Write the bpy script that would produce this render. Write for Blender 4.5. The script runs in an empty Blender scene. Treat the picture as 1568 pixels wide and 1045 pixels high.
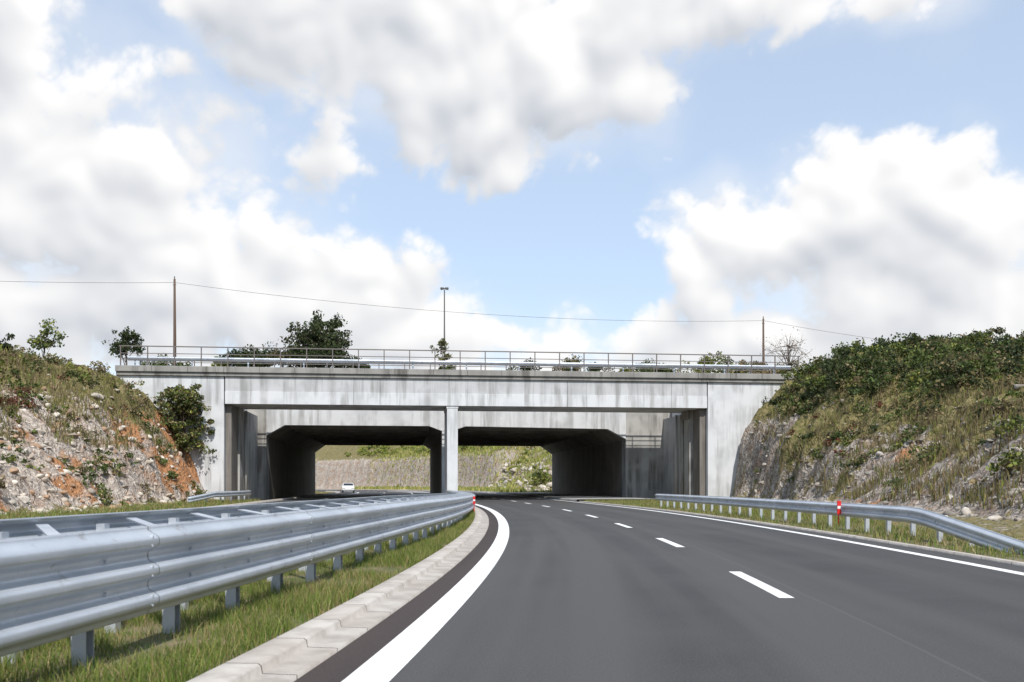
import bpy, bmesh, math, random
import numpy as np
from mathutils import Vector, Matrix
rng = np.random.default_rng(7)
random.seed(7)
scene = bpy.context.scene
COL = scene.collection

# ------------------------------------------------------------ noise
def _hash(ix, iy, iz, seed):
    h = (ix*374761393 + iy*668265263 + iz*2147483647 + seed*1274126177) & 0xffffffff
    h = ((h ^ (h >> 13)) * 1274126177) & 0xffffffff
    h = h ^ (h >> 16)
    return (h & 0xffff) / 65535.0
def vnoise(p, seed=0):
    p = np.asarray(p, float)
    i = np.floor(p).astype(np.int64); f = p - i
    f = f*f*(3-2*f)
    r = 0
    for dx in (0, 1):
        for dy in (0, 1):
            for dz in (0, 1):
                w = (f[:, 0] if dx else 1-f[:, 0])*(f[:, 1] if dy else 1-f[:, 1])*(f[:, 2] if dz else 1-f[:, 2])
                r = r + w*_hash(i[:, 0]+dx, i[:, 1]+dy, i[:, 2]+dz, seed)
    return r
def fbm(p, octs=4, seed=0, rough=.5):
    a = 1; t = 0; n = 0
    p = np.asarray(p, float)
    for o in range(octs):
        t = t + a*vnoise(p*(2**o), seed+o*17); n += a; a *= rough
    return t/n*2-1
def perlin(x, y, seed=0):
    ix = np.floor(x).astype(np.int64); iy = np.floor(y).astype(np.int64); fx = x-ix; fy = y-iy
    sx = fx**3*(fx*(fx*6-15)+10); sy = fy**3*(fy*(fy*6-15)+10)
    def gr(a, b):
        t = _hash(ix+a, iy+b, iy*0+3, seed)*2*math.pi
        return np.cos(t)*(fx-a)+np.sin(t)*(fy-b)
    g00 = gr(0, 0); g10 = gr(1, 0); g01 = gr(0, 1); g11 = gr(1, 1)
    return ((g00*(1-sx)+g10*sx)*(1-sy)+(g01*(1-sx)+g11*sx)*sy)*1.4
def sstep(a, b, x):
    t = np.clip((x-a)/(b-a), 0, 1); return t*t*(3-2*t)

# ------------------------------------------------------------ materials
def new_mat(name):
    m = bpy.data.materials.new(name); m.use_nodes = True
    nt = m.node_tree; b = nt.nodes['Principled BSDF']
    return m, nt, b
def math_n(nt, op, a, b=None, clamp=False):
    n = nt.nodes.new('ShaderNodeMath'); n.operation = op; n.use_clamp = clamp
    for i, v in enumerate((a, b)):
        if v is None: continue
        if isinstance(v, (int, float)): n.inputs[i].default_value = v
        else: nt.links.new(v, n.inputs[i])
    return n.outputs[0]
def mixc(nt, fac, a, b, blend='MIX'):
    n = nt.nodes.new('ShaderNodeMix'); n.data_type = 'RGBA'; n.blend_type = blend
    if isinstance(fac, (int, float)): n.inputs[0].default_value = fac
    else: nt.links.new(fac, n.inputs[0])
    for idx, v in ((6, a), (7, b)):
        if isinstance(v, tuple): n.inputs[idx].default_value = (v[0], v[1], v[2], 1)
        else: nt.links.new(v, n.inputs[idx])
    return n.outputs[2]
def ramp(nt, fac, lo, hi):
    n = nt.nodes.new('ShaderNodeMapRange'); n.interpolation_type = 'SMOOTHSTEP'
    nt.links.new(fac, n.inputs[0]); n.inputs[1].default_value = lo; n.inputs[2].default_value = hi
    return n.outputs[0]
def noise_n(nt, vec, scale, detail=4, rough=.55, stretch=None):
    if stretch:
        mp = nt.nodes.new('ShaderNodeMapping'); mp.inputs['Scale'].default_value = stretch
        nt.links.new(vec, mp.inputs[0]); vec = mp.outputs[0]
    n = nt.nodes.new('ShaderNodeTexNoise'); n.inputs['Scale'].default_value = scale
    n.inputs['Detail'].default_value = detail; n.inputs['Roughness'].default_value = rough
    nt.links.new(vec, n.inputs['Vector'])
    return n.outputs[0]
def objco(nt):
    return nt.nodes.new('ShaderNodeTexCoord').outputs['Object']
def bump_n(nt, b, h, strength=.3, dist=.02):
    n = nt.nodes.new('ShaderNodeBump'); n.inputs['Strength'].default_value = strength
    n.inputs['Distance'].default_value = dist
    nt.links.new(h, n.inputs['Height']); nt.links.new(n.outputs[0], b.inputs['Normal'])

def concrete(name, base, dirt=.5, streak=.45, rough=.85):
    m, nt, b = new_mat(name); co = objco(nt)
    n1 = noise_n(nt, co, .6, 4); n2 = noise_n(nt, co, 1.5, 4, .65, (1, 1, .07)); n3 = noise_n(nt, co, 14, 3)
    n5 = noise_n(nt, co, .45, 2)
    dark = tuple(c*.33 for c in (base[0], base[1]*.95, base[2]*.88))
    st = math_n(nt, 'MULTIPLY', ramp(nt, n2, .44, .64), ramp(nt, n5, .33, .56))
    c = mixc(nt, math_n(nt, 'MULTIPLY', st, streak), base, dark)
    c = mixc(nt, math_n(nt, 'MULTIPLY', ramp(nt, n1, .42, .66), dirt), c, tuple(x*.6 for x in base))
    c = mixc(nt, math_n(nt, 'MULTIPLY', n3, .25), c, tuple(x*.7 for x in base))
    nt.links.new(c, b.inputs['Base Color']); b.inputs['Roughness'].default_value = rough
    bump_n(nt, b, n3, .25, .01)
    return m
M_wall = concrete('concrete_painted', (.60, .61, .62), .45, .7)
M_fascia = concrete('concrete_fascia', (.49, .495, .50), .5, .7)
M_coping = concrete('concrete_coping', (.29, .28, .26), .6, .95)
M_raw = concrete('concrete_weathered', (.40, .39, .37), .6, 1.0)
M_dark = concrete('concrete_dark', (.20, .18, .16), .6, .7)  # darker brownish concrete for abutment strips and tunnel wall facings
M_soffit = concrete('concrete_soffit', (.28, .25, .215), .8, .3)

def simple(name, col, rough=.6, metal=0):
    m, nt, b = new_mat(name); co = objco(nt)
    n = noise_n(nt, co, 6, 3)
    nt.links.new(mixc(nt, n, tuple(c*.8 for c in col), tuple(min(1, c*1.15) for c in col)), b.inputs['Base Color'])
    b.inputs['Roughness'].default_value = rough; b.inputs['Metallic'].default_value = metal
    return m
M_joint = simple('joint_rubber', (.03, .03, .03), .8)
M_red = simple('red_reflector', (.6, .02, .015), .35)
M_white = simple('white_plastic', (.75, .75, .75), .5)
M_wood = simple('pole_wood', (.10, .065, .045), .9)
M_railmetal = simple('railing_painted_steel', (.15, .13, .12), .6, .3)
M_lamp = simple('lamp_grey_steel', (.12, .12, .12), .6, .3)
M_glass = simple('car_glass', (.02, .025, .03), .1)
M_tyre = simple('tyre_rubber', (.02, .02, .02), .8)
M_carwhite = simple('car_paint_white', (.78, .79, .8), .3)
M_taillight = simple('car_lamp_red', (.5, .05, .02), .3)

def galv():
    m, nt, b = new_mat('galvanised_steel'); co = objco(nt)
    n1 = noise_n(nt, co, 1.3, 4, .6); n2 = noise_n(nt, co, 40, 2)
    c = mixc(nt, ramp(nt, n1, .3, .75), (.62, .66, .71), (.46, .50, .55))
    c = mixc(nt, math_n(nt, 'MULTIPLY', n2, .3), c, (.36, .38, .41))
    n3 = noise_n(nt, co, 5, 5, .7)
    c = mixc(nt, math_n(nt, 'MULTIPLY', ramp(nt, n3, .58, .70), .45), c, (.22, .19, .16))
    nt.links.new(c, b.inputs['Base Color']); b.inputs['Metallic'].default_value = .45
    r = math_n(nt, 'ADD', math_n(nt, 'MULTIPLY', n1, .35), .25); nt.links.new(r, b.inputs['Roughness'])
    bump_n(nt, b, n1, .15, .02)
    return m
M_galv = galv()

def asphalt(name, base):
    m, nt, b = new_mat(name)
    co = objco(nt); uv = nt.nodes.new('ShaderNodeUVMap').outputs[0]
    n1 = noise_n(nt, co, .35, 4, .6); n2 = noise_n(nt, co, 55, 2, .7); n4 = noise_n(nt, uv, .9, 3, .6, (1, .03, 1))
    c = mixc(nt, ramp(nt, n1, .3, .7), tuple(x*.85 for x in base), tuple(x*1.15 for x in base))
    c = mixc(nt, ramp(nt, n4, .38, .66), c, (base[0]*1.42, base[1]*1.38, base[2]*1.34))
    c = mixc(nt, math_n(nt, 'MULTIPLY', ramp(nt, n2, .5, .8), .6), c, tuple(x*2.4 for x in base))
    c = mixc(nt, math_n(nt, 'MULTIPLY', ramp(nt, n2, .5, .2), .5), c, tuple(x*.4 for x in base))
    sp = nt.nodes.new('ShaderNodeSeparateXYZ'); nt.links.new(uv, sp.inputs[0])
    wob = math_n(nt, 'MULTIPLY', math_n(nt, 'SUBTRACT', noise_n(nt, uv, .4, 2), .5), .08)
    dd = math_n(nt, 'ABSOLUTE', math_n(nt, 'ADD', math_n(nt, 'SUBTRACT', sp.outputs[0], 3.92), wob))
    c = mixc(nt, math_n(nt, 'MULTIPLY', math_n(nt, 'LESS_THAN', dd, .012), .45), c, tuple(x*2.2 for x in base))
    nt.links.new(c, b.inputs['Base Color']); b.inputs['Roughness'].default_value = .8
    b.inputs['Specular IOR Level'].default_value = .3
    bump_n(nt, b, n2, .5, .006)
    return m
M_asph = asphalt('asphalt', (.053, .052, .052))
M_asph2 = asphalt('asphalt_gutter', (.040, .031, .029))
def paint():
    m, nt, b = new_mat('road_paint'); co = objco(nt)
    n1 = noise_n(nt, co, 30, 4, .7); n2 = noise_n(nt, co, 2, 4, .6)
    f = math_n(nt, 'MULTIPLY', ramp(nt, n1, .54, .70), .6)
    c = mixc(nt, f, (.8, .8, .79), (.3, .3, .3))
    c = mixc(nt, math_n(nt, 'MULTIPLY', n2, .3), c, (.6, .59, .56))
    nt.links.new(c, b.inputs['Base Color']); b.inputs['Roughness'].default_value = .7
    return m
M_paint = paint()
def kerbmat():
    m, nt, b = new_mat('kerb_concrete'); co = objco(nt)
    uv = nt.nodes.new('ShaderNodeUVMap').outputs[0]
    sp = nt.nodes.new('ShaderNodeSeparateXYZ'); nt.links.new(uv, sp.inputs[0])
    fr = math_n(nt, 'FRACT', sp.outputs[1]); j = math_n(nt, 'LESS_THAN', fr, .018)
    cell = nt.nodes.new('ShaderNodeTexWhiteNoise'); cell.noise_dimensions = '1D'
    nt.links.new(math_n(nt, 'FLOOR', sp.outputs[1]), cell.inputs['W'])
    n1 = noise_n(nt, co, 3, 5, .6); n2 = noise_n(nt, co, 30, 4)
    c = mixc(nt, ramp(nt, n1, .35, .7), (.58, .54, .49), (.38, .34, .30))
    c = mixc(nt, math_n(nt, 'MULTIPLY', cell.outputs[0], .35), c, (.40, .33, .28))
    c = mixc(nt, math_n(nt, 'MULTIPLY', n2, .35), c, (.3, .27, .24))
    c = mixc(nt, j, c, (.08, .07, .06))
    nt.links.new(c, b.inputs['Base Color']); b.inputs['Roughness'].default_value = .9
    bump_n(nt, b, n2, .3, .01)
    return m
M_kerb = kerbmat()
def foliage(name='foliage'):
    m, nt, b = new_mat(name)
    a = nt.nodes.new('ShaderNodeAttribute'); a.attribute_name = 'Col'
    nt.links.new(a.outputs['Color'], b.inputs['Base Color']); b.inputs['Roughness'].default_value = .6
    b.inputs['Specular IOR Level'].default_value = .25
    t = nt.nodes.new('ShaderNodeBsdfTranslucent'); nt.links.new(a.outputs['Color'], t.inputs[0])
    mx = nt.nodes.new('ShaderNodeMixShader'); mx.inputs[0].default_value = .3
    nt.links.new(b.outputs[0], mx.inputs[1]); nt.links.new(t.outputs[0], mx.inputs[2])
    nt.links.new(mx.outputs[0], nt.nodes['Material Output'].inputs[0])
    return m
M_leaf = foliage()
M_bark = simple('bark', (.12, .09, .065), .95)
def rockmat():
    m, nt, b = new_mat('rock_rubble'); co = objco(nt)
    a = nt.nodes.new('ShaderNodeAttribute'); a.attribute_name = 'Col'
    n = noise_n(nt, co, 4, 4, .65)
    c = mixc(nt, ramp(nt, n, .3, .7), a.outputs['Color'], mixc(nt, 1.0, a.outputs['Color'], (.55, .52, .48), 'MULTIPLY'))
    nt.links.new(c, b.inputs['Base Color']); b.inputs['Roughness'].default_value = .95
    bump_n(nt, b, n, .6, .08)
    return m
M_rock = rockmat()
def terrain_mat():
    # attribute R = grass cover, G = orange soil, B = grey rock
    m, nt, b = new_mat('hillside_ground'); co = objco(nt)
    a = nt.nodes.new('ShaderNodeAttribute'); a.attribute_name = 'Col'
    sp = nt.nodes.new('ShaderNodeSeparateColor'); nt.links.new(a.outputs['Color'], sp.inputs[0])
    wn = nt.nodes.new('ShaderNodeTexNoise'); wn.inputs['Scale'].default_value = 2.5; wn.inputs['Detail'].default_value = 3
    nt.links.new(co, wn.inputs['Vector'])
    wv = nt.nodes.new('ShaderNodeVectorMath'); wv.operation = 'MULTIPLY_ADD'
    nt.links.new(wn.outputs['Color'], wv.inputs[0]); wv.inputs[1].default_value = (.8, .8, .8); nt.links.new(co, wv.inputs[2])
    v2 = nt.nodes.new('ShaderNodeTexVoronoi'); v2.inputs['Scale'].default_value = 4.; nt.links.new(wv.outputs[0], v2.inputs['Vector'])
    n1 = noise_n(nt, co, .5, 4, .6); n2 = noise_n(nt, co, 3.0, 5, .65); n6 = noise_n(nt, co, .9, 4, .6)
    rock = mixc(nt, ramp(nt, n2, .35, .65), (.56, .49, .42), (.34, .28, .23))
    rs = nt.nodes.new('ShaderNodeSeparateColor'); nt.links.new(v2.outputs['Color'], rs.inputs[0])
    rock = mixc(nt, math_n(nt, 'MULTIPLY', rs.outputs[0], .6), rock, (.64, .57, .49))
    rock = mixc(nt, math_n(nt, 'MULTIPLY', ramp(nt, n6, .46, .64), .65), rock, (.42, .28, .19))
    crk = ramp(nt, v2.outputs['Distance'], .32, .68)
    rock = mixc(nt, math_n(nt, 'MULTIPLY', crk, .4), rock, (.17, .12, .09))
    grey = mixc(nt, ramp(nt, n2, .38, .62), (.38, .355, .325), (.15, .13, .115))
    grey = mixc(nt, math_n(nt, 'MULTIPLY', rs.outputs[1], .4), grey, (.46, .425, .38))
    grey = mixc(nt, math_n(nt, 'MULTIPLY', ramp(nt, n6, .48, .66), .5), grey, (.24, .16, .11))
    grey = mixc(nt, math_n(nt, 'MULTIPLY', crk, .55), grey, (.09, .075, .06))
    soil = mixc(nt, n2, (.46, .20, .08), (.36, .21, .12))
    grass = mixc(nt, ramp(nt, n2, .35, .65), (.12, .12, .04), (.26, .21, .105))
    c = mixc(nt, sp.outputs[2], rock, grey)
    c = mixc(nt, ramp(nt, math_n(nt, 'ADD', sp.outputs[1], math_n(nt, 'MULTIPLY', math_n(nt, 'SUBTRACT', n1, .5), 1.4)), .35, .55), c, soil)
    g = ramp(nt, math_n(nt, 'ADD', sp.outputs[0], math_n(nt, 'MULTIPLY', math_n(nt, 'SUBTRACT', n2, .5), 1.6)), .4, .6)
    c = mixc(nt, g, c, grass)
    nt.links.new(c, b.inputs['Base Color']); b.inputs['Roughness'].default_value = 1
    b.inputs['Specular IOR Level'].default_value = .1
    h = math_n(nt, 'ADD', n2, math_n(nt, 'MULTIPLY', v2.outputs['Distance'], -.6))
    bump_n(nt, b, h, .9, .25)
    return m
M_terr = terrain_mat()

# ------------------------------------------------------------ mesh helpers
def make_mesh(name, V, F, mats, cols=None, fm=None, smooth=False, uv=None, parent=None, loc=None):
    V = np.asarray(V, np.float32).reshape(-1, 3)
    if not isinstance(F, list): F = [F]
    F = [np.asarray(f, np.int32) for f in F if len(f)]
    me = bpy.data.meshes.new(name)
    me.vertices.add(len(V)); me.vertices.foreach_set('co', V.ravel())
    loops = np.concatenate([f.ravel() for f in F]); sizes = np.concatenate([np.full(len(f), f.shape[1], np.int32) for f in F])
    starts = np.concatenate([[0], np.cumsum(sizes)[:-1]]).astype(np.int32)
    me.loops.add(len(loops)); me.loops.foreach_set('vertex_index', loops)
    me.polygons.add(len(sizes)); me.polygons.foreach_set('loop_start', starts)
    try: me.polygons.foreach_set('loop_total', sizes)
    except Exception: pass
    for m in mats: me.materials.append(m)
    if fm is not None: me.polygons.foreach_set('material_index', np.asarray(fm, np.int32))
    if smooth: me.polygons.foreach_set('use_smooth', np.ones(len(sizes), bool))
    me.update(calc_edges=True)
    if cols is not None:
        a = me.color_attributes.new('Col', 'FLOAT_COLOR', 'POINT')
        cols = np.asarray(cols); c = np.ones((len(V), 4), np.float32); c[:, :cols.shape[1]] = cols
        a.data.foreach_set('color', c.ravel())
    if uv is not None:
        l = me.uv_layers.new(name='UVMap'); l.data.foreach_set('uv', np.asarray(uv, np.float32)[loops].ravel())
    me.validate()
    ob = bpy.data.objects.new(name, me); COL.objects.link(ob)
    if parent: ob.parent = parent
    if loc: ob.location = loc
    return ob
def empty(name, loc=(0, 0, 0), rz=0):
    e = bpy.data.objects.new(name, None); COL.objects.link(e); e.location = loc; e.rotation_euler = (0, 0, rz); return e
class MB:
    def __init__(s): s.V = []; s.F = []; s.M = []
    def add(s, v, f, m=0):
        o = len(s.V); s.V += [tuple(x) for x in v]; s.F += [tuple(i+o for i in q) for q in f]; s.M += [m]*len(f)
    def box(s, x0, x1, y0, y1, z0, z1, m=0):
        v = [(x0, y0, z0), (x1, y0, z0), (x1, y1, z0), (x0, y1, z0), (x0, y0, z1), (x1, y0, z1), (x1, y1, z1), (x0, y1, z1)]
        s.add(v, [(0, 3, 2, 1), (4, 5, 6, 7), (0, 1, 5, 4), (1, 2, 6, 5), (2, 3, 7, 6), (3, 0, 4, 7)], m)
    def prism(s, poly, y0, y1, m=0):
        n = len(poly); v = [(p[0], y0, p[1]) for p in poly]+[(p[0], y1, p[1]) for p in poly]
        f = [tuple(range(n)), tuple(range(2*n-1, n-1, -1))]+[(i, i+n, (i+1) % n+n, (i+1) % n) for i in range(n)]
        s.add(v, f, m)
    def tube(s, pts, rad, k=6, m=0, cap=True):
        pts = [Vector(p) for p in pts]; n = len(pts)
        if isinstance(rad, (int, float)): rad = [rad]*n
        vs = []
        for i, p in enumerate(pts):
            d = (pts[min(i+1, n-1)]-pts[max(i-1, 0)]).normalized()
            a = d.orthogonal().normalized() if abs(d.z) < .9 else Vector((1, 0, 0)) - d*d.x
            a.normalize(); b = d.cross(a)
            for j in range(k):
                t = 2*math.pi*j/k; vs.append(p+(a*math.cos(t)+b*math.sin(t))*rad[i])
        f = [(i*k+j, i*k+(j+1) % k, (i+1)*k+(j+1) % k, (i+1)*k+j) for i in range(n-1) for j in range(k)]
        if cap: f += [tuple(range(k))[::-1], tuple(range((n-1)*k, n*k))]
        s.add(vs, f, m)
    def obj(s, name, mats, parent=None, bevel=0, smooth=False):
        me = bpy.data.meshes.new(name); me.from_pydata(s.V, [], s.F)
        for m in mats: me.materials.append(m)
        me.polygons.foreach_set('material_index', s.M)
        if smooth: me.polygons.foreach_set('use_smooth', [True]*len(me.polygons))
        bm = bmesh.new(); bm.from_mesh(me); bmesh.ops.recalc_face_normals(bm, faces=bm.faces); bm.to_mesh(me); bm.free()
        me.update(); ob = bpy.data.objects.new(name, me); COL.objects.link(ob)
        if parent: ob.parent = parent
        if bevel:
            b = ob.modifiers.new('bevel', 'BEVEL'); b.width = bevel; b.segments = 2; b.limit_method = 'ANGLE'
        return ob

# ------------------------------------------------------------ road alignment
S0, S1, DS = -60., 380., .5
def heading(s):
    if s < 0: return s/230
    if s < 33: return s/300
    if s < 112: return .11
    return .11+(s-112)/150
ss = np.arange(S0, S1+DS, DS); th = np.array([heading(s) for s in ss])
px = np.zeros(len(ss)); py = np.zeros(len(ss)); i0 = int(round(-S0/DS))
px[i0] = -.22; py[i0] = 24.
for i in range(i0+1, len(ss)):
    t = (th[i]+th[i-1])/2; px[i] = px[i-1]-math.sin(t)*DS; py[i] = py[i-1]+math.cos(t)*DS
for i in range(i0-1, -1, -1):
    t = (th[i]+th[i+1])/2; px[i] = px[i+1]+math.sin(t)*DS; py[i] = py[i+1]-math.cos(t)*DS
def P(s, u, z=0.):
    s = np.asarray(s, float); u = np.asarray(u, float)
    x = np.interp(s, ss, px); y = np.interp(s, ss, py); t = np.interp(s, ss, th)
    return np.stack([x+np.cos(t)*u, y+np.sin(t)*u, np.broadcast_to(np.asarray(z, float), np.broadcast(x, u).shape)], -1)
def SU(x, y):
    x = np.asarray(x, float); y = np.asarray(y, float); S = np.zeros(len(x)); U = np.zeros(len(x))
    qx, qy, qs, qt = px[::3], py[::3], ss[::3], th[::3]
    for a in range(0, len(x), 4000):
        X = x[a:a+4000, None]-qx; Y = y[a:a+4000, None]-qy
        k = np.argmin(X*X+Y*Y, 1); r = np.arange(len(k))
        t = qt[k]; dx = X[r, k]; dy = Y[r, k]
        S[a:a+4000] = qs[k]-np.sin(t)*dx+np.cos(t)*dy
        U[a:a+4000] = np.cos(t)*dx+np.sin(t)*dy
    return S, U
def strip(name, s0, s1, ds, prof, mat, closed=False, smooth=False, parent=None, ufun=None, zfun=None):
    sv = np.arange(s0, s1+1e-6, ds) if s1-s0 > ds else np.array([s0, s1]); k = len(prof)
    V = []; UVs = []
    for s in sv:
        for (u, z) in prof:
            uu = u+(ufun(s) if ufun else 0); zz = z+(zfun(s) if zfun else 0)
            V.append(P(s, uu, zz)); UVs.append((u+z, s))
    F = []
    kk = k if closed else k-1
    for i in range(len(sv)-1):
        for j in range(kk):
            F.append((i*k+j, i*k+(j+1) % k, (i+1)*k+(j+1) % k, (i+1)*k+j))
    F = [np.array(F)]
    if closed:
        F.append(np.array([tuple(range(k))[::-1]])); F.append(np.array([tuple(range((len(sv)-1)*k, len(sv)*k))]))
    return make_mesh(name, np.array(V), F, [mat], uv=np.array(UVs), smooth=smooth, parent=parent)

BA = .11; BO = np.array([-4.4, 70.])
def BUV(x, y):
    dx = x-BO[0]; dy = y-BO[1]
    return dx*math.cos(BA)+dy*math.sin(BA), -dx*math.sin(BA)+dy*math.cos(BA)
def BW(u, v, z=0.):
    return (BO[0]+u*math.cos(BA)-v*math.sin(BA), BO[1]+u*math.sin(BA)+v*math.cos(BA), z)

# ------------------------------------------------------------ roads
strip('road', -50, 330, 1.5, [(8.15, 0), (4, 0), (0, 0), (-.45, 0)], M_asph)
strip('road', -50, 330, 1.5, [(-3.2, 0), (-8, 0), (-14, 0)], M_asph)
mk = empty('road_markings')
strip('edge_line', -50, 330, 1.0, [(.15, .004), (-.15, .004)], M_paint, parent=mk)
strip('gutter_band', -50, 330, 1.0, [(-.152, .004), (-.45, .004)], M_asph2, parent=mk)
strip('edge_line_outer', -50, 330, 1.0, [(7.68, .004), (7.48, .004)], M_paint, parent=mk)
strip('edge_line_opposite', -50, 330, 1.0, [(-3.5, .004), (-3.7, .004)], M_paint, parent=mk)
strip('edge_line_opposite_outer', -50, 330, 1.0, [(-11.2, .004), (-11.4, .004)], M_paint, parent=mk)
s = -13.4-8.3*2
while s < 200:
    strip('lane_dash', s, s+3.1, .775, [(3.72, .004), (3.55, .004)], M_paint, parent=mk)
    strip('lane_dash_opposite', s, s+3.1, .775, [(-7.4, .004), (-7.57, .004)], M_paint, parent=mk)
    s += 8.3
strip('kerb', -50, 44, 1.0, [(-.452, -.05), (-.455, .03), (-.68, .035), (-.69, .085), (-.71, .10), (-.93, .10), (-.95, .08), (-.95, -.05)], M_kerb)
strip('kerb', -50, 44, 1.0, [(8.152, -.05), (8.155, .05), (8.3, .05), (8.31, -.05)], M_kerb)
strip('kerb', 45, 150, 1.0, [(8.152, -.05), (8.155, .14), (8.5, .15), (14.4, .16)], M_raw)
strip('kerb', 45, 150, 1.0, [(-.46, -.05), (-.46, .10), (-3.19, .10), (-3.19, -.05)], M_raw)
strip('kerb', -50, 150, 1.0, [(-14.0, -.05), (-14.01, .12), (-14.25, .12), (-14.3, -.05)], M_kerb)

# ------------------------------------------------------------ terrain
def axis(parts):
    out = [parts[0][0]]
    for a, b, st in parts:
        n = max(1, int(round((b-a)/st))); out += list(np.linspace(a, b, n+1)[1:])
    return np.array(out)
gx = axis([(-1500, -400, 110), (-400, -120, 20), (-120, -50, 3), (-50, -14, .35), (-14, 8, 1.), (8, 40, .35), (40, 70, 2), (70, 160, 8), (160, 400, 30), (400, 1500, 110)])
gy = axis([(-800, -100, 70), (-100, -10, 6), (-10, 10, 1.2), (10, 76, .35), (76, 130, 2.5), (130, 250, 1.2), (250, 400, 8), (400, 1500, 100)])
def height(x, y):
    S, U = SU(x, y); bu, bv = BUV(x, y)
    p = np.stack([x, y, np.zeros_like(x)], 1)
    n1 = fbm(p*.22, 4, 3); n2 = fbm(p*.9, 3, 9)
    nb = sstep(20, 42, S)
    tl = 19-.8*nb + n1*.8*(1-nb)
    d = -U-tl + n2*.6
    hA = np.interp(d, [-50, -1, 0, 1.2, 5, 9.5, 14, 30, 200, 1500], [-.06, .0, .15, 1.6, 4.5, 7.2, 8.4, 9.2, 9.6, 9])
    hB = np.interp(d, [-50, -1, 0, .9, 4.4, 7, 12, 30, 200, 1500], [-.06, .0, .2, 1.7, 7.2, 8.6, 9.0, 9.3, 10, 10])
    hl = hA*(1-nb)+hB*nb
    tr = 13+7.2*sstep(-8, 44, S)
    dr = U-tr + n2*.6
    gA = np.interp(dr, [-50, -3, 0, 2, 7, 15, 19, 30, 200, 1500], [-.06, .02, .35, 1.7, 5.0, 9.2, 10.1, 10.7, 12, 12])
    gB = np.interp(dr, [-50, -1, 0, .9, 1.6, 4.5, 7.5, 11, 200, 1500], [-.06, .0, .3, 4.6, 5.7, 8.8, 10.2, 10.7, 11.5, 12])
    hr = gA*(1-nb)+gB*nb
    bt = sstep(106, 114, S)
    cl = np.interp(-U-17, [-50, 0, 6, 30, 1500], [-.06, 0, 3, 8, 10])
    cr1 = np.interp(U-12+n2*.8, [-50, 0, 2, 6, 25, 60, 1500], [-.06, .2, 1.5, 5, 15, 19, 19])
    cr2 = np.interp(U-13+n2*.3, [-50, 0, 1.8, 5, 25, 60, 1500], [-.06, .2, 6.6, 8, 15, 19, 19])
    wl = sstep(136, 146, S); cr = cr1*(1-wl)+cr2*wl
    hl = hl*(1-bt)+cl*bt; hr = hr*(1-bt)+cr*bt
    z = np.where(U < 0, hl, hr)
    up = sstep(.3, 3, z)*(1-.8*wl*(z < 7))
    ridg = 1-np.abs(fbm(p*.55, 3, 41))*2.2
    z = z + up*(n1*.7*(1-.6*nb)+n2*.35+fbm(p*2.0, 2, 31)*.22+ridg*.35)
    inb = (bv > -.2) & (bv < 54) & (bu > -24.5) & (bu < 27)
    z = np.where(inb, np.minimum(z, 8.9), z)
    core = (U < 8.4) & (U > -14.4)
    z = np.where(core, -.08, z)
    return z, S, U
GX, GY = np.meshgrid(gx, gy)
tx = GX.ravel(); ty = GY.ravel()
tz, tS, tU = height(tx, ty)
nxg, nyg = len(gx), len(gy)
idx = np.arange(nxg*nyg).reshape(nyg, nxg)
F = np.stack([idx[:-1, :-1], idx[:-1, 1:], idx[1:, 1:], idx[1:, :-1]], -1).reshape(-1, 4)
pp = np.stack([tx, ty, tz], 1)
nz = fbm(pp*.35, 4, 51)
left = tU < 0
grass = np.where(left, sstep(4.6, 7.4, tz+nz*3), sstep(1.2, 4.8, tz+nz*4.5))
nbr = sstep(33, 43, tS)
grass = np.where(~left & (nbr > .3) & (tz < 6.0), .2, grass)
grass = np.where((tz < .35), .6, grass)
grass = np.where(tS > 106, np.where(left, .8, np.where(tS > 141, sstep(6.6, 7.6, tz)*.7, .5+nz*.6)), grass)
orange = np.clip(np.where(left, .10+.6*fbm(pp*.25, 3, 77)+.5*sstep(28, 40, tS)*(tz > 1), .08+.6*fbm(pp*.3, 3, 78)), 0, 1)
orange = np.where(tS > 106, 0.0, orange)
grey = np.where(left, .0, .55)+.45*fbm(pp*.4, 3, 5); grey = np.where(tS > 106, np.where((tz < 7.2) & (tS > 141), .15, .0), grey)
make_mesh('ground', pp, F, [M_terr], cols=np.stack([np.clip(grass, 0, 1), orange, np.clip(grey, 0, 1)], 1), smooth=True)

def vmat():
    m, nt, b = new_mat('verge_soil'); co = objco(nt)
    n1 = noise_n(nt, co, 2.2, 4, .6); n2 = noise_n(nt, co, 25, 3)
    c = mixc(nt, ramp(nt, n1, .35, .65), (.10, .12, .035), (.24, .19, .11))
    c = mixc(nt, math_n(nt, 'MULTIPLY', n2, .5), c, (.08, .06, .035))
    nt.links.new(c, b.inputs['Base Color']); b.inputs['Roughness'].default_value = 1; bump_n(nt, b, n2, .6, .03)
    return m
M_verge = vmat()
strip('grass_verge', -50, 44, 1.0, [(-.952, .05), (-1.4, .08), (-2.2, .09), (-2.9, .06), (-3.19, -.02)], M_verge, smooth=True)
strip('grass_verge', -50, 44, 1.0, [(8.312, .02), (9, .06), (10.5, .06), (13.0, -.05)], M_verge, smooth=True)

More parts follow.
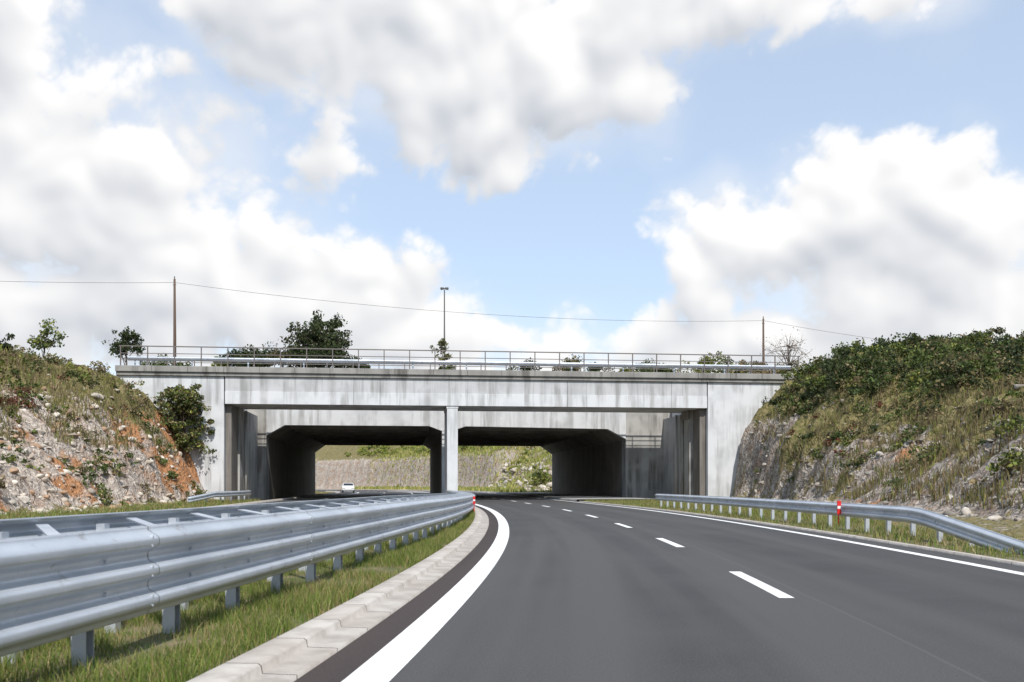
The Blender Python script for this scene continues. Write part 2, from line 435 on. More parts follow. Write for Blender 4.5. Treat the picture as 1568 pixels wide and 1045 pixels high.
# ------------------------------------------------------------ bridge (front overpass)
br = empty('road_bridge', (BO[0], BO[1], 0), BA)
UL, UR, EL, ER = -16.4, 19.4, -23.9, 26.9
m = MB(); m.box(UL+.04, UR-.04, 0, 5, 7.05, 9.02); m.obj('deck_girder', [M_fascia], br, .03)
m = MB(); m.box(UL+.04, UR-.04, -.06, -.002, 7.05, 7.95); m.obj('girder_lower_panel', [M_wall], br, .01)
m = MB()
m.box(EL, ER, -.3, 5.3, 9.28, 9.70); m.box(EL+.02, ER-.02, -.16, 5.16, 9.022, 9.278)
m.obj('coping', [M_coping], br, .03)
m = MB()
for u in np.arange(EL+2.5, ER-1, 2.5): m.box(u-.012, u+.012, -.304, -.299, 9.29, 9.69)
m.obj('coping_joints', [M_joint], br)
m = MB(); m.box(-28, UL-.04, .02, 9.9, -1, 9.02); m.obj('abutment_left', [M_wall], br, .03)
m = MB(); m.box(UR+.04, 30, .02, 9.9, -1, 9.02); m.obj('abutment_right', [M_wall], br, .03)
m = MB()
m.box(UL-.035, UL+.035, .05, 4.9, 7.0, 9.0); m.box(UR-.035, UR+.035, .05, 4.9, 7.0, 9.0)
for u in (-7.2, -5.3, 8.6, 16.6): m.box(u-.012, u+.012, -.066, -.061, 7.06, 7.94); m.box(u-.012, u+.012, -.004, .0, 7.96, 9.02)
m.obj('expansion_joints', [M_joint], br)
m = MB()
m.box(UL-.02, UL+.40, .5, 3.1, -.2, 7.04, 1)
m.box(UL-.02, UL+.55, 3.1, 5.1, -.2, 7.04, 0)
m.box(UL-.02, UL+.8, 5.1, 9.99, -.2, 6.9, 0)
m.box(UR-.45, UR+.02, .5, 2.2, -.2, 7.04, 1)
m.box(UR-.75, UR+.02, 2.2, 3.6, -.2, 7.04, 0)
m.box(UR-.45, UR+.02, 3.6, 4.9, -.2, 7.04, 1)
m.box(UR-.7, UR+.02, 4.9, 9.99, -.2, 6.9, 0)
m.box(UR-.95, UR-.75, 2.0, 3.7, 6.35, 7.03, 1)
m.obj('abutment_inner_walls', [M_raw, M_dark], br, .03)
m = MB()
for (u, v) in ((UL+.75, 4.6), (UR-.62, 4.4), (UR-.9, 5.3)): m.tube([(u, v, 0), (u, v, 6.9)], .11, 10)
m.obj('drain_pipes', [M_raw], br, smooth=True)
m = MB(); m.box(-.4, .4, .02, 4.98, -.3, 6.86); m.box(-.44, .44, 0.0, 5.0, 6.86, 7.048); m.obj('centre_pier', [M_wall], br, .03)

tn = empty('underpass_tunnel', (BO[0], BO[1], 0), BA)
V0, V1 = 10., 52.
TL, TR = -14.9, 15.4; CZ = 6.15
def roof_poly(z0top, dz=0):
    pts = [(TL-.001, 5.3)]+[(TL+1.5, CZ+dz), (-1.5, CZ+dz), (-.42, 5.75)]+[(.42, 5.75), (1.6, CZ+dz), (TR-1.6, CZ-.15+dz), (TR+.001, 5.15)]
    return pts+[(TR+.001, z0top), (TL-.001, z0top)]
m = MB(); m.prism(roof_poly(7.7), V0-.06, V0+.6, 0); m.obj('portal_beam', [M_wall], tn, .02)
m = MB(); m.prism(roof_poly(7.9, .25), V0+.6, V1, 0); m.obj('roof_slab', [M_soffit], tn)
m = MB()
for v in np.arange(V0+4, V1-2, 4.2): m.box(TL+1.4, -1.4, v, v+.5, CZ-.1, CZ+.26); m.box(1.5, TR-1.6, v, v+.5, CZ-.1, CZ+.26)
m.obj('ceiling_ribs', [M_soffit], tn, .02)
m = MB(); m.box(TL-12, TL, V0, V1+.01, -1, 9.3); m.obj('side_wall_left', [M_raw], tn, .03)
m = MB(); m.box(TR, TR+14, V0, V1+.01, -1, 9.3); m.obj('side_wall_right', [M_raw], tn, .03)
m = MB(); m.box(TL-.01, TL+.02, V0+1.5, V1-.5, 0, 5.25); m.box(TR-.02, TR+.01, V0+1.5, V1-.5, 0, 5.1); m.obj('wall_dark_facing', [M_dark], tn)  # thin darker sheets over the inner faces of both side walls
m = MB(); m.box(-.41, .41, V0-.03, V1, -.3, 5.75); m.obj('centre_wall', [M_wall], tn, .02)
m = MB(); m.box(-.43, .43, V0+1.5, V1-.5, 0, 5.70); m.obj('centre_wall_dark_facing', [M_dark], tn)  # darker casing around the centre wall, set back from both ends
m = MB(); m.box(TL-8, TR+8, V0+4, V1-.1, 9.31, 11.2); m.obj('earth_cover', [M_terr], tn, .2)

# ------------------------------------------------------------ railings on the bridge
def railing(name, v, u0, u1, h=1.38, step=1.8):
    e = empty(name, (BO[0], BO[1], 0), BA); zb = 9.70
    m = MB(); n = int((u1-u0)/step)
    for i in range(n+1):
        u = u0+(u1-u0)*i/n
        m.box(u-.035, u+.035, v-.04, v+.04, zb, zb+h); m.box(u-.09, u+.09, v-.09, v+.09, zb, zb+.03)
    m.obj('posts', [M_railmetal], e)
    m = MB(); m.box(u0-.1, u1+.1, v-.045, v+.045, zb+h, zb+h+.07)
    for hh in (.45, .88): m.box(u0, u1, v-.02, v+.02, zb+hh, zb+hh+.05)
    m.obj('rails', [M_railmetal], e)
    return e
railing('bridge_railing', .0, EL+.3, ER-.3)
railing('bridge_railing', 5.0, EL+.3, ER-.3, 1.25, 2.0)

# ------------------------------------------------------------ guardrails
def wave(nr, z0, z1, depth, t=.006):
    per = (z1-z0)/nr; pts = []; q = 14
    for i in range(nr):
        for j in range(q):
            ph = j/q; c_ = .5-.5*math.cos(2*math.pi*ph)
            c_ = sstep(.08, .92, c_)*.85+c_*.15
            pts.append((depth*float(c_), z1-per*(i+ph)))
    pts.append((.0, z0))
    return pts+[(p[0]-t, p[1]) for p in pts[::-1]]
KS = [-40, -16, -12, -8, -4, 0, 4, 11, 18, 24, 30, 44]; KU = [-1.7, -1.7, -1.69, -1.62, -1.52, -1.41, -1.30, -1.12, -.95, -.86, -.80, -.72]
from bisect import bisect_right
def rail_u(s):  # smooth (Catmull-Rom) offset so the beam has no kinks
    i = min(max(bisect_right(KS, s)-1, 0), len(KS)-2); t = (s-KS[i])/(KS[i+1]-KS[i]); t = min(max(t, 0), 1)
    def sl(j):
        a = max(j-1, 0); b = min(j+1, len(KS)-1); return (KU[b]-KU[a])/(KS[b]-KS[a])
    h = KS[i+1]-KS[i]; t2 = t*t; t3 = t2*t
    return (2*t3-3*t2+1)*KU[i]+(t3-2*t2+t)*h*sl(i)+(-2*t3+3*t2)*KU[i+1]+(t3-t2)*h*sl(i+1)
def rail_z(s): return float(np.interp(s, [-40, -5, 20, 44], [0, 0, -.12, -.17]))
RW = .74
gl = empty('guardrail')
strip('beam_front', -40, 43, .5, wave(3, .335, .955, .085), M_galv, closed=True, parent=gl, ufun=rail_u, zfun=rail_z, smooth=True)
bk = [(-p[0]-RW, p[1]) for p in wave(2, .69, 1.02, .08)][::-1]
strip('beam_back', -40, 43, .5, bk, M_galv, closed=True, parent=gl, ufun=rail_u, zfun=rail_z, smooth=True)
m = MB(); bolts = MB(); seams = MB()
s = -38.; i = 0
def fr(s, u, z):
    return tuple(P(s, u+rail_u(s), z+rail_z(s)))
def obox(m, s, u0, u1, ds, z0, z1, mi=0, base=None):
    q = []
    for z in (z0, z1):
        for (a, b) in ((s-ds, u0), (s+ds, u0), (s+ds, u1), (s-ds, u1)):
            p = list(fr(a, b, z)); 
            if base is not None and z == z0: p[2] = base
            q.append(p)
    m.add(q, [(0, 1, 2, 3), (4, 7, 6, 5), (0, 4, 5, 1), (1, 5, 6, 2), (2, 6, 7, 3), (3, 7, 4, 0)], mi)
front = wave(3, .335, .955, .085); front = front[:len(front)//2]
while s < 43:
    obox(m, s, -.20, -.19, .05, 0, .86, 0, -.2); 
    obox(m, s-.05, -.19, -.10, .004, 0, .86, 0, -.2); obox(m, s+.05, -.19, -.10, .004, 0, .86, 0, -.2)
    obox(m, s, -.10, -.008, .045, .58, .74)
    obox(m, s, -.10, -.008, .045, .40, .48)
    obox(m, s, -RW+.07, -RW+.16, .045, 0, .90, 0, -.2)
    obox(m, s, -RW, -RW+.07, .04, .76, .94)
    a = Vector(fr(s-.5, -.03, .93)); b = Vector(fr(s+.5, -RW+.02, .965)); 
    d = (b-a).normalized(); w = Vector((0, 0, 1)).cross(d)*.04
    t = Vector((0, 0, .006))
    m.add([a-w-t, a+w-t, b+w-t, b-w-t, a-w+t, a+w+t, b+w+t, b-w+t], [(0, 1, 2, 3), (4, 7, 6, 5), (0, 4, 5, 1), (1, 5, 6, 2), (2, 6, 7, 3), (3, 7, 4, 0)])
    for zz in (.748, .542):
        c = Vector(fr(s, -.01, zz)); o = Vector(fr(s, .018, zz)); bolts.tube([c, o], .014, 6)
    if i % 3 == 0:
        # overlap edge of two beam lengths: a thin dark lip following the corrugation
        for ds_ in (.0,):
            k0 = len(seams.V); vv = []
            for (u_, z_) in front: vv.append(fr(s+.6+ds_, u_+.002, z_)); vv.append(fr(s+.606+ds_, u_+.002, z_))
            seams.add(vv, [(2*j, 2*j+1, 2*j+3, 2*j+2) for j in range(len(front)-1)])
        for zz in (.885, .82, .678, .612, .471, .405):
            for dsb in (-.09,):
                c = Vector(fr(s+.6+dsb, .05, zz)); o = Vector(fr(s+.6+dsb, .086, zz)); bolts.tube([c, o], .009, 6)
    s += 1.33; i += 1
m.obj('posts_and_spacers', [M_galv], gl)
bolts.obj('bolts', [M_galv], gl)
seams.obj('beam_overlaps', [M_joint], gl)
def reflector(s, u, z, name='reflector_marker', h=.32, wd=.05):
    e = empty(name); m = MB()
    q = P(s, u, z)
    x, y, z = q
    m.box(x-wd, x+wd, y-.04, y+.0, z, z+h, 0); m.box(x-wd, x+wd, y-.045, y-.041, z+h*.42, z+h*.62, 1)
    m.box(x-.012, x+.012, y, y+.03, z-.25, z+h)
    o = m.obj('marker_plate', [M_red, M_white], e, .008); return e
reflector(11.5, rail_u(11.5)+.13, .50, h=.30, wd=.04)

def wrail(name, s0, s1, u, zfun, ufun=None, post_step=2.0, side=-1, z0=.40, z1=.76):
    e = empty(name)
    w = wave(2, z0, z1, .08)
    pr = [(side*p[0]+u, p[1]) for p in w]
    if side < 0: pr = pr[::-1]
    strip('beam', s0, s1, .4, pr, M_galv, closed=True, parent=e, zfun=zfun, ufun=ufun, smooth=True)
    m = MB(); s = s0+.2
    while s < s1:
        zt = max(.1, z1-.06+zfun(s)); uo = u+(ufun(s) if ufun else 0)
        c = P(s, uo-side*.1, 0); x, y = c[0], c[1]
        m.box(x-.045, x+.045, y-.05, y+.05, -.2, zt)
        c = P(s, uo-side*.035, 0); x, y = c[0], c[1]
        if zt > .5: m.box(x-.05, x+.05, y-.04, y+.04, zt-.2, zt-.02)
        s += post_step
    m.obj('posts', [M_galv], e)
    return e
def rz(s): return float(np.interp(s, [-12, -9, -8, -3.6, -2.8, 60], [-.74, -.64, -.53, -.03, 0, 0]))
wrail('guardrail', -11, 26, 9.05, rz, post_step=1.33)
reflector(1.2, 8.93, .45, h=.36)
wrail('guardrail', 33, 45, -15.0, lambda s: float(np.interp(s, [33, 36, 50], [-.25, 0.05, .1])), ufun=lambda s: -.02*max(0, 42-s)**2-.3, side=1, post_step=2.)
e = empty('guardrail', (BO[0], BO[1], 0), BA); m = MB()
w = wave(2, 10.2, 10.5, .08); m2 = [(1.0-p[0], p[1]) for p in w]
V = [(u, a, z) for u in (EL+.5, ER-.5) for (a, z) in m2]; kk = len(m2)
m.add(V, [(j, (j+1) % kk, (j+1) % kk+kk, j+kk) for j in range(kk)]); 
for u in np.arange(EL+1, ER-1, 4): m.box(u-.05, u+.05, 1.02, 1.1, 9.7, 10.45)
m.obj('beam', [M_galv], e)

# ------------------------------------------------------------ poles, lamp, wires
def pole(x, y, zb, zt, arm=True):
    e = empty('utility_pole', (x, y, 0)); m = MB()
    m.tube([(0, 0, zb), (.02, 0, (zb+zt)/2), (.0, 0, zt)], [.15, .13, .09], 8); m.obj('pole', [M_wood], e, smooth=True)
    m = MB(); m.tube([(0, 0, zt), (0, 0, zt+.22)], [.04, .05], 8); m.tube([(-.14, 0, zt-.5), (.14, 0, zt-.5)], .03, 6)
    m.obj('insulator', [M_lamp], e)
pole(-28.5, 80, 8.8, 18.6); pole(26., 98, 8.8, 18.4)
e = empty('street_lamp', (-5.85, 82, 0)); m = MB()
m.tube([(0, 0, 8.5), (0, 0, 18.1)], [.09, .05], 8); m.tube([(-.3, 0, 18.1), (0, 0, 18.2), (.3, 0, 18.1)], .04, 6)
m.obj('mast', [M_lamp], e)
m = MB(); m.box(-.36, -.04, -.12, .2, 18.14, 18.30); m.box(.04, .36, -.12, .2, 18.14, 18.30); m.obj('lamp_heads', [M_lamp], e, .04)
m = MB()
def wire(a, b, sag):
    a = Vector(a); b = Vector(b); pts = []
    for i in range(25):
        t = i/24; p = a.lerp(b, t); p.z -= sag*4*t*(1-t); pts.append(p)
    m.tube(pts, .018, 4)
wire((-28.5, 80, 18.3), (26, 98, 18.2), 1.1); wire((-28.5, 80, 18.3), (-75, 62, 17.5), .9); wire((26, 98, 18.2), (75, 116, 17.0), 1.0)
m.obj('overhead_wire', [M_lamp])

# ------------------------------------------------------------ foliage generators
def leaf_quads(C, size, cols, flat=0., elong=1.6, rg=rng):
    n = len(C)
    a = rg.normal(size=(n, 3)); a[:, 2] *= (1-flat); a /= np.linalg.norm(a, axis=1)[:, None]
    b = rg.normal(size=(n, 3)); b -= (b*a).sum(1)[:, None]*a; b /= np.linalg.norm(b, axis=1)[:, None]
    s = np.asarray(size).reshape(-1, 1)*np.ones((n, 1))
    V = np.stack([C-a*s*elong*.5, C+b*s*.5, C+a*s*elong*.5, C-b*s*.5], 1).reshape(-1, 3)
    F = np.arange(n*4).reshape(n, 4)
    return V, F, np.repeat(cols, 4, 0)
def blades(C, h, w, cols, lean=.35, rg=rng):
    n = len(C); ang = rg.uniform(0, 2*np.pi, n); l = rg.uniform(0, lean, n)*h; la = rg.uniform(0, 2*np.pi, n)
    dx = np.cos(ang)*w/2; dy = np.sin(ang)*w/2
    ld = np.stack([np.cos(la)*l, np.sin(la)*l, np.zeros(n)], 1)
    b0 = C+np.stack([dx, dy, -.02+0*dx], 1); b1 = C-np.stack([dx, dy, .02+0*dx], 1)
    mid = C+ld*.35+np.stack([0*dx, 0*dx, h*.55], 1); tip = C+ld+np.stack([0*dx, 0*dx, h], 1)
    m0 = mid+np.stack([dx, dy, 0*dx], 1)*.7; m1 = mid-np.stack([dx, dy, 0*dx], 1)*.7
    t0 = tip+np.stack([dx, dy, 0*dx], 1)*.1; t1 = tip-np.stack([dx, dy, 0*dx], 1)*.1
    V = np.stack([b0, b1, m1, m0, t1, t0], 1).reshape(-1, 3)
    o = np.arange(n)[:, None]*6
    F = np.concatenate([o+np.array([0, 1, 2, 3]), o+np.array([3, 2, 4, 5])])
    return V, F, np.repeat(cols, 6, 0)
def palette(n, cols, jit=.25, rg=rng):
    cols = np.array(cols); c = cols[rg.integers(0, len(cols), n)]
    return c*(1+rg.uniform(-jit, jit, (n, 1)))
G1 = [(.070, .10, .026), (.09, .125, .033), (.055, .075, .022), (.12, .145, .042)]
GD = [(.035, .05, .018), (.05, .07, .025), (.028, .04, .015), (.065, .08, .03)]
GY_ = [(.19, .20, .045), (.14, .18, .04), (.24, .24, .055)]
GF = [(.32, .34, .08), (.24, .29, .065), (.42, .39, .12), (.16, .21, .05)]
BR = [(.20, .15, .08), (.26, .20, .105), (.15, .115, .065), (.15, .14, .06)]
def tree(name, base, h, cr, cz, n, pal, leaf=.16, seed=1, trunk=.12, nb=14, dense=1., lean=0.):
    rg = np.random.default_rng(seed); m = MB(); bx, by, bz = base
    cc = Vector((bx+lean*h, by, bz+cz)); top = Vector((bx+lean*h*.8, by, bz+h*.72))
    p0 = Vector(base)-Vector((0, 0, .3)); mid = p0.lerp(top, .5)+Vector((rg.normal()*.1, rg.normal()*.1, 0))
    m.tube([p0, mid, top], [trunk, trunk*.7, trunk*.3], 7)
    centres = []
    for i in range(nb):
        t = rg.uniform(.3, 1.); st = p0.lerp(mid, t*2) if t < .5 else mid.lerp(top, t*2-1)
        ang = i*2.4+rg.normal()*.3; r = math.sqrt(rg.uniform(.15, 1)); el = rg.uniform(-.6, 1.)
        e = cc+Vector((math.cos(ang)*cr[0]*r*math.cos(el), math.sin(ang)*cr[1]*r*math.cos(el), math.sin(el)*cr[2]))
        k_ = st.lerp(e, .5)+Vector((0, 0, .12*h*rg.uniform(0, .6)))
        m.tube([st, k_, e], [trunk*.38, trunk*.22, trunk*.07], 5); centres.append(e); centres.append(k_.lerp(e, .5))
        for q in range(3):
            e2 = k_.lerp(e, rg.uniform(.2, 1))+Vector(rg.normal(size=3))*min(cr)*.3
            m.tube([k_.lerp(e, .3), e2], [trunk*.12, trunk*.04], 4); centres.append(e2)
    V = np.array(m.V); F5 = [np.array([f for f in m.F if len(f) == 4])]
    oth = {}
    for f in m.F:
        if len(f) != 4: oth.setdefault(len(f), []).append(f)
    nf = len(F5[0]); fm = [0]*nf
    for kx in oth: F5.append(np.array(oth[kx])); fm += [0]*len(oth[kx])
    cols = np.tile((.1, .08, .06), (len(V), 1))
    if n:
        cs = np.array([list(c) for c in centres]); w = rg.uniform(.3, 1, len(cs)); w /= w.sum()
        pk = rg.choice(len(cs), n, p=w); rad = rg.uniform(.6, 1.2, len(cs))*min(cr)*.34*dense
        d = rg.normal(size=(n, 3)); d /= np.linalg.norm(d, axis=1)[:, None]
        C = cs[pk]+d*(rad[pk]*rg.uniform(.2, 1, n)**.5)[:, None]*np.array([1.15, 1.15, .85])
        cb = rg.uniform(.65, 1.35, len(cs))
        col = palette(n, pal, .3, rg)*cb[pk][:, None]
        LV, LF, LC = leaf_quads(C, rg.uniform(.6, 1.3, n)*leaf, col, rg=rg)
        F5.append(LF+len(V)); fm += [1]*len(LF); V = np.concatenate([V, LV]); cols = np.concatenate([cols, LC])
    return make_mesh(name, V, F5, [M_bark, M_leaf], cols=cols, fm=fm)
tree('tree', (-29.4, 72, 9.2), 3.7, (1.5, 1.4, 1.2), 2.6, 2000, GD, .13, 3, .1, 16, .72)
tree('tree', (-17.4, 86, 9.2), 7.0, (2.7, 2.4, 2.5), 4.9, 7000, GD+[(.08, .09, .04)], .17, 4, .17, 36, .62)
tree('tree', (-6.0, 81, 9.8), 4.2, (.75, .7, 1.3), 2.6, 420, [(.15, .15, .05), (.1, .1, .04)], .15, 6, .06, 9)
tree('tree', (-31.5, 64, 7.8), 4.6, (1.0, .9, 1.1), 3.6, 800, GY_+G1, .13, 8, .06, 9)
tree('tree', (-36.2, 66, 8.8), 2.6, (1.8, 1.2, 1.0), 1.3, 2000, GD, .15, 9, .08, 10)
tree('tree', (-40.5, 72, 9.), 3.4, (2.6, 1.4, 1.2), 1.5, 3000, G1, .17, 10, .08, 10)
tree('bare_tree', (22.8, 78, 9.6), 4.4, (2.3, 1.5, 1.7), 2.6, 200, BR, .08, 12, .07, 48)
tree('tree', (-23.2, 66.9, 2.0), 6.2, (1.7, 1.4, 2.8), 3.7, 6000, G1+GY_+G1+BR, .14, 14, .11, 34, .7)

def bush_pts(centres, radii, per, pal_list, leaf, squash=.75, rg=rng):
    Vs = []; Fs = []; Cs = []; o = 0
    for c, r, k_, pal in zip(centres, radii, per, pal_list):
        nl = int(rg.integers(4, 9)); L = rg.normal(size=(nl, 3))*np.array([.5, .5, .32])*r; L[:, 2] = np.abs(L[:, 2])+.1*r
        lr = rg.uniform(.3, .6, nl)*r; pk = rg.integers(0, nl, k_)
        d = rg.normal(size=(k_, 3)); d /= np.linalg.norm(d, axis=1)[:, None]
        C = np.array(c)+L[pk]+d*(lr[pk]*rg.uniform(.1, 1.05, k_)**.5)[:, None]*np.array([1, 1, squash])
        cb = rg.uniform(.7, 1.3, nl)
        col = palette(k_, pal, .3, rg)*cb[pk][:, None]
        V, F, CC = leaf_quads(C, rg.uniform(.6, 1.3, k_)*leaf, col, rg=rg)
        Vs.append(V); Fs.append(F+o); Cs.append(CC); o += len(V)
    return np.concatenate(Vs), np.concatenate(Fs), np.concatenate(Cs)
def on_ground(n, s0, s1, u0, u1, rg=rng):
    s = rg.uniform(s0, s1, n); u = rg.uniform(u0, u1, n); p = P(s, u, 0.)
    z, S, U = height(p[:, 0], p[:, 1]); p[:, 2] = z
    return p, S, U
def scrub(name, pts, rmin, rmax, pals, leaf, dens=150, rg=rng):
    r = rg.uniform(rmin, rmax, len(pts)); per = np.maximum(30, (dens*r**1.7)).astype(int)
    pl = [pals[rg.integers(0, len(pals))] for _ in pts]
    V, F, C = bush_pts(pts, r, per, pl, leaf, rg=rg)
    return make_mesh(name, V, F, [M_leaf], cols=C)

p, S, U = on_ground(2200, -14, 43, 18, 36)
ok = (p[:, 2] > 6.9+fbm(p*.3, 3, 4)*2.2)
scrub('hillside_shrubs', p[ok][:600], .5, 1.2, [G1, GD, GD+BR, G1+GD, GY_+G1, BR+G1], .14, 230)
p, S, U = on_ground(300, 33, 44, 22.5, 31)
ok = (p[:, 2] > 5.8)
scrub('hillside_shrubs', p[ok][:110], .45, 1.0, [G1, GD, G1+GD, GY_+G1], .13, 250)
p, S, U = on_ground(2600, -14, 42, 14, 30)
ok = (p[:, 2] > 1.0) & (p[:, 2] < 8.5) & (fbm(p*.35, 3, 8)+p[:, 2]*.08 > .22)
scrub('hillside_shrubs', p[ok][:600], .25, .75, [G1, GY_+G1, BR+G1, BR, BR, GD], .11, 230)
p, S, U = on_ground(1300, 2, 44, -36, -19)
ok = (p[:, 2] > 6.2+fbm(p*.35, 3, 5)*2.2)
scrub('hillside_shrubs', p[ok][:330], .3, .85, [G1, G1+BR, BR, GY_+BR, BR, GY_], .12, 210)
p, S, U = on_ground(1300, 2, 44, -28, -18)
ok = (p[:, 2] > .1) & (p[:, 2] < 6.5) & (fbm(p*.5, 3, 15) > .12)
scrub('hillside_shrubs', p[ok][:180], .2, .65, [G1, GY_+G1, G1, BR], .11, 230)
bp = []
for (u, r_, pl) in ((-17.6, .9, GY_), (-16.6, 1.1, GD), (-16.0, 1.4, GD), (-15.1, 1.5, GD), (-14.5, 1.2, GD), (-14.0, 1.3, GD), (-13.0, 1.2, GD+BR), (-12.4, 1.3, GD), (-11.8, 1.4, GD), (-10.7, 1.5, GD), (-10.1, 1.4, GD), (-9.6, 1.5, GD), (-8.6, 1.3, GD), (-7.4, .9, GD), (-.5, .6, G1), (5.4, 1., GD), (8.6, 1.0, BR), (9.6, 1.2, BR+GD), (10.6, .9, GD), (13.6, .8, GY_), (15.0, 1.1, GD+G1), (16.2, .9, G1), (17.2, .8, G1), (19.6, 1.2, GY_), (20.6, 1.4, GY_), (21.9, 1.3, GY_+G1), (23.4, 1.1, BR), (24.6, 1.3, BR), (26, 1.2, BR+G1), (-20, .7, G1), (-22, .9, G1)):
    dark = u < -8 and u > -17
    bp.append((BW(u*1.17+.9, 14.8+rng.uniform(0, 1), 11.75 if dark else (11.5 if r_ > .85 else 11.2)), r_*1.2, pl))
V, F, C = bush_pts([b[0] for b in bp], [b[1] for b in bp], [int(700*b[1]) for b in bp], [b[2] for b in bp], .14, 1.)
make_mesh('roadside_bushes', V, F, [M_leaf], cols=C)
p, S, U = on_ground(2600, 106, 215, 13, 45)
ok = (p[:, 2] > 1.5) & ((p[:, 2] > 8) | (S < 139)) & (fbm(p*.12, 3, 44) > -.05)
scrub('far_slope_shrubs', p[ok][:430], .5, 1.3, [GF, GF, GY_, GF+G1, GF], .28, 90)
p, S, U = on_ground(120, 141, 200, 12.2, 13.2)
scrub('far_slope_shrubs', p[:30], .4, .9, [GF, GF+GY_], .25, 120)

def hill_grass(name, n, s0, s1, u0, u1, zmin, hh, pal, seed, thr=-.1, wd=.045):
    rg = np.random.default_rng(seed); p, S, U = on_ground(n, s0, s1, u0, u1, rg)
    cl = fbm(p*.6, 3, seed); ok = (p[:, 2] > zmin) & (cl > thr); p = p[ok]; n = len(p)
    V, F, C = blades(p, rg.uniform(.4, 1.3, n)*hh, rg.uniform(.7, 1.3, n)*wd, palette(n, pal, .3, rg), .6, rg)
    make_mesh(name, V, F, [M_leaf], cols=C)
hill_grass('dry_grass', 76000, -14, 44, 13, 34, .5, .45, BR+GY_+BR+BR, 61, -.12)
hill_grass('dry_grass', 55000, 2, 44, -36, -19, 3.2, .42, BR+BR+GY_+[(.36, .29, .15)], 62, -.1)
hill_grass('dry_grass', 34000, 106, 200, 8.5, 42, -.1, .6, GF+[(.46, .41, .15)], 63, -.4, .15)
p, S, U = on_ground(300, 20, 43, -27, -21); ok = (p[:, 2] > 4)
scrub('red_shrubs', p[ok][:16], .35, .8, [[(.16, .055, .03), (.12, .05, .03), (.1, .07, .03)]], .1, 260)
p, S, U = on_ground(200, 26, 42, 19, 24)
scrub('red_shrubs', p[:9], .3, .6, [[(.2, .05, .035), (.12, .06, .03)]], .1, 200)

def verge_grass(name, n, s0, s1, u0, u1, h0, h1, w, pal, seed, power=1., zz=.07):
    rg = np.random.default_rng(seed)
    s = s0+(s1-s0)*rg.uniform(0, 1, n)**power; u = rg.uniform(u0, u1, n)
    p = P(s, u, zz); cl = fbm(p*1.6, 3, seed); keep = cl > -.3+rg.uniform(-.25, .25, n); p = p[keep]; cl = cl[keep]; n = len(p)
    h = rg.uniform(h0, h1, n)*(.7+.8*np.clip(cl, -.5, 1))
    col = palette(n, pal, .35, rg); dry = rg.uniform(0, 1, n) < .15+.5*np.clip(fbm(p*.7, 2, 99), 0, 1)
    col[dry] = palette(dry.sum(), [(.38, .31, .15), (.32, .25, .12)], .2, rg)
    V, F, C = blades(p, h, rg.uniform(.6, 1.2, n)*w, col, .8, rg)
    make_mesh(name, V, F, [M_leaf], cols=C)
GG = [(.13, .20, .035), (.09, .14, .025), (.18, .23, .05), (.23, .23, .065)]
verge_grass('grass', 100000, -22, 8, -2.9, -.97, .04, .19, .007, GG, 71, 1.3)
verge_grass('grass', 40000, 8, 44, -2.9, -.97, .06, .24, .016, GG, 72)
verge_grass('grass', 60000, -16, 44, 8.35, 14.5, .06, .26, .02, GG+[(.24, .21, .08)], 73, 1.2, .03)
verge_grass('grass', 30000, -10, 44, -19, -14.4, .08, .35, .03, GG+[(.25, .2, .09)], 74, 1., .02)

# ------------------------------------------------------------ rocks
def rocks(name, pts, size, cols, seed):
    rg = np.random.default_rng(seed)
    bm = bmesh.new(); bmesh.ops.create_icosphere(bm, subdivisions=2, radius=1); bv = np.array([v.co[:] for v in bm.verts]); bf = np.array([[v.index for v in f.verts] for f in bm.faces]); bm.free()
    Vs = []; Fs = []; Cs = []; o = 0
    for i, p in enumerate(pts):
        sc = size[i]*rg.uniform(.6, 1.3, 3)*np.array([1, 1, .7]); v = bv.copy()
        for _ in range(6):
            nrm = rg.normal(size=3); nrm /= np.linalg.norm(nrm); dd = v@nrm; c = rg.uniform(.3, .7)
            v -= np.clip(dd-c, 0, None)[:, None]*nrm
        a = rg.uniform(0, 6.28); R = np.array([[math.cos(a), -math.sin(a), 0], [math.sin(a), math.cos(a), 0], [0, 0, 1]])
        v = (v*sc)@R.T+p
        Vs.append(v); Fs.append(bf+o); Cs.append(np.tile(cols[i], (len(v), 1))); o += len(v)
    make_mesh(name, np.concatenate(Vs), np.concatenate(Fs), [M_rock], cols=np.concatenate(Cs))
rg = np.random.default_rng(5)
p, S, U = on_ground(3600, 0, 44, -27, -18, rg); ok = (p[:, 2] < 6.2+rg.normal(size=len(p))); p = p[ok][:1900]
rocks('scattered_rocks', p, .06+.26*rg.uniform(0, 1, len(p))**2.2, palette(len(p), [(.60, .54, .46), (.50, .43, .36), (.64, .59, .52), (.44, .29, .19)], .18, rg), 1)
p, S, U = on_ground(3600, -12, 44, 13, 24, rg); ok = (p[:, 2] < 6+rg.normal(size=len(p))*1.5) & (fbm(p*.4, 3, 90) > -.15); p = p[ok][:1200]
rocks('scattered_rocks', p, .06+.26*rg.uniform(0, 1, len(p))**2.2, palette(len(p), [(.42, .39, .35), (.29, .26, .23), (.48, .44, .39)], .2, rg), 2)
p, S, U = on_ground(600, 108, 140, 12, 17, rg); p = p[:160]
rocks('scattered_rocks', p, rg.uniform(.2, .8, len(p)), palette(len(p), [(.58, .54, .48), (.48, .43, .37)], .2, rg), 3)

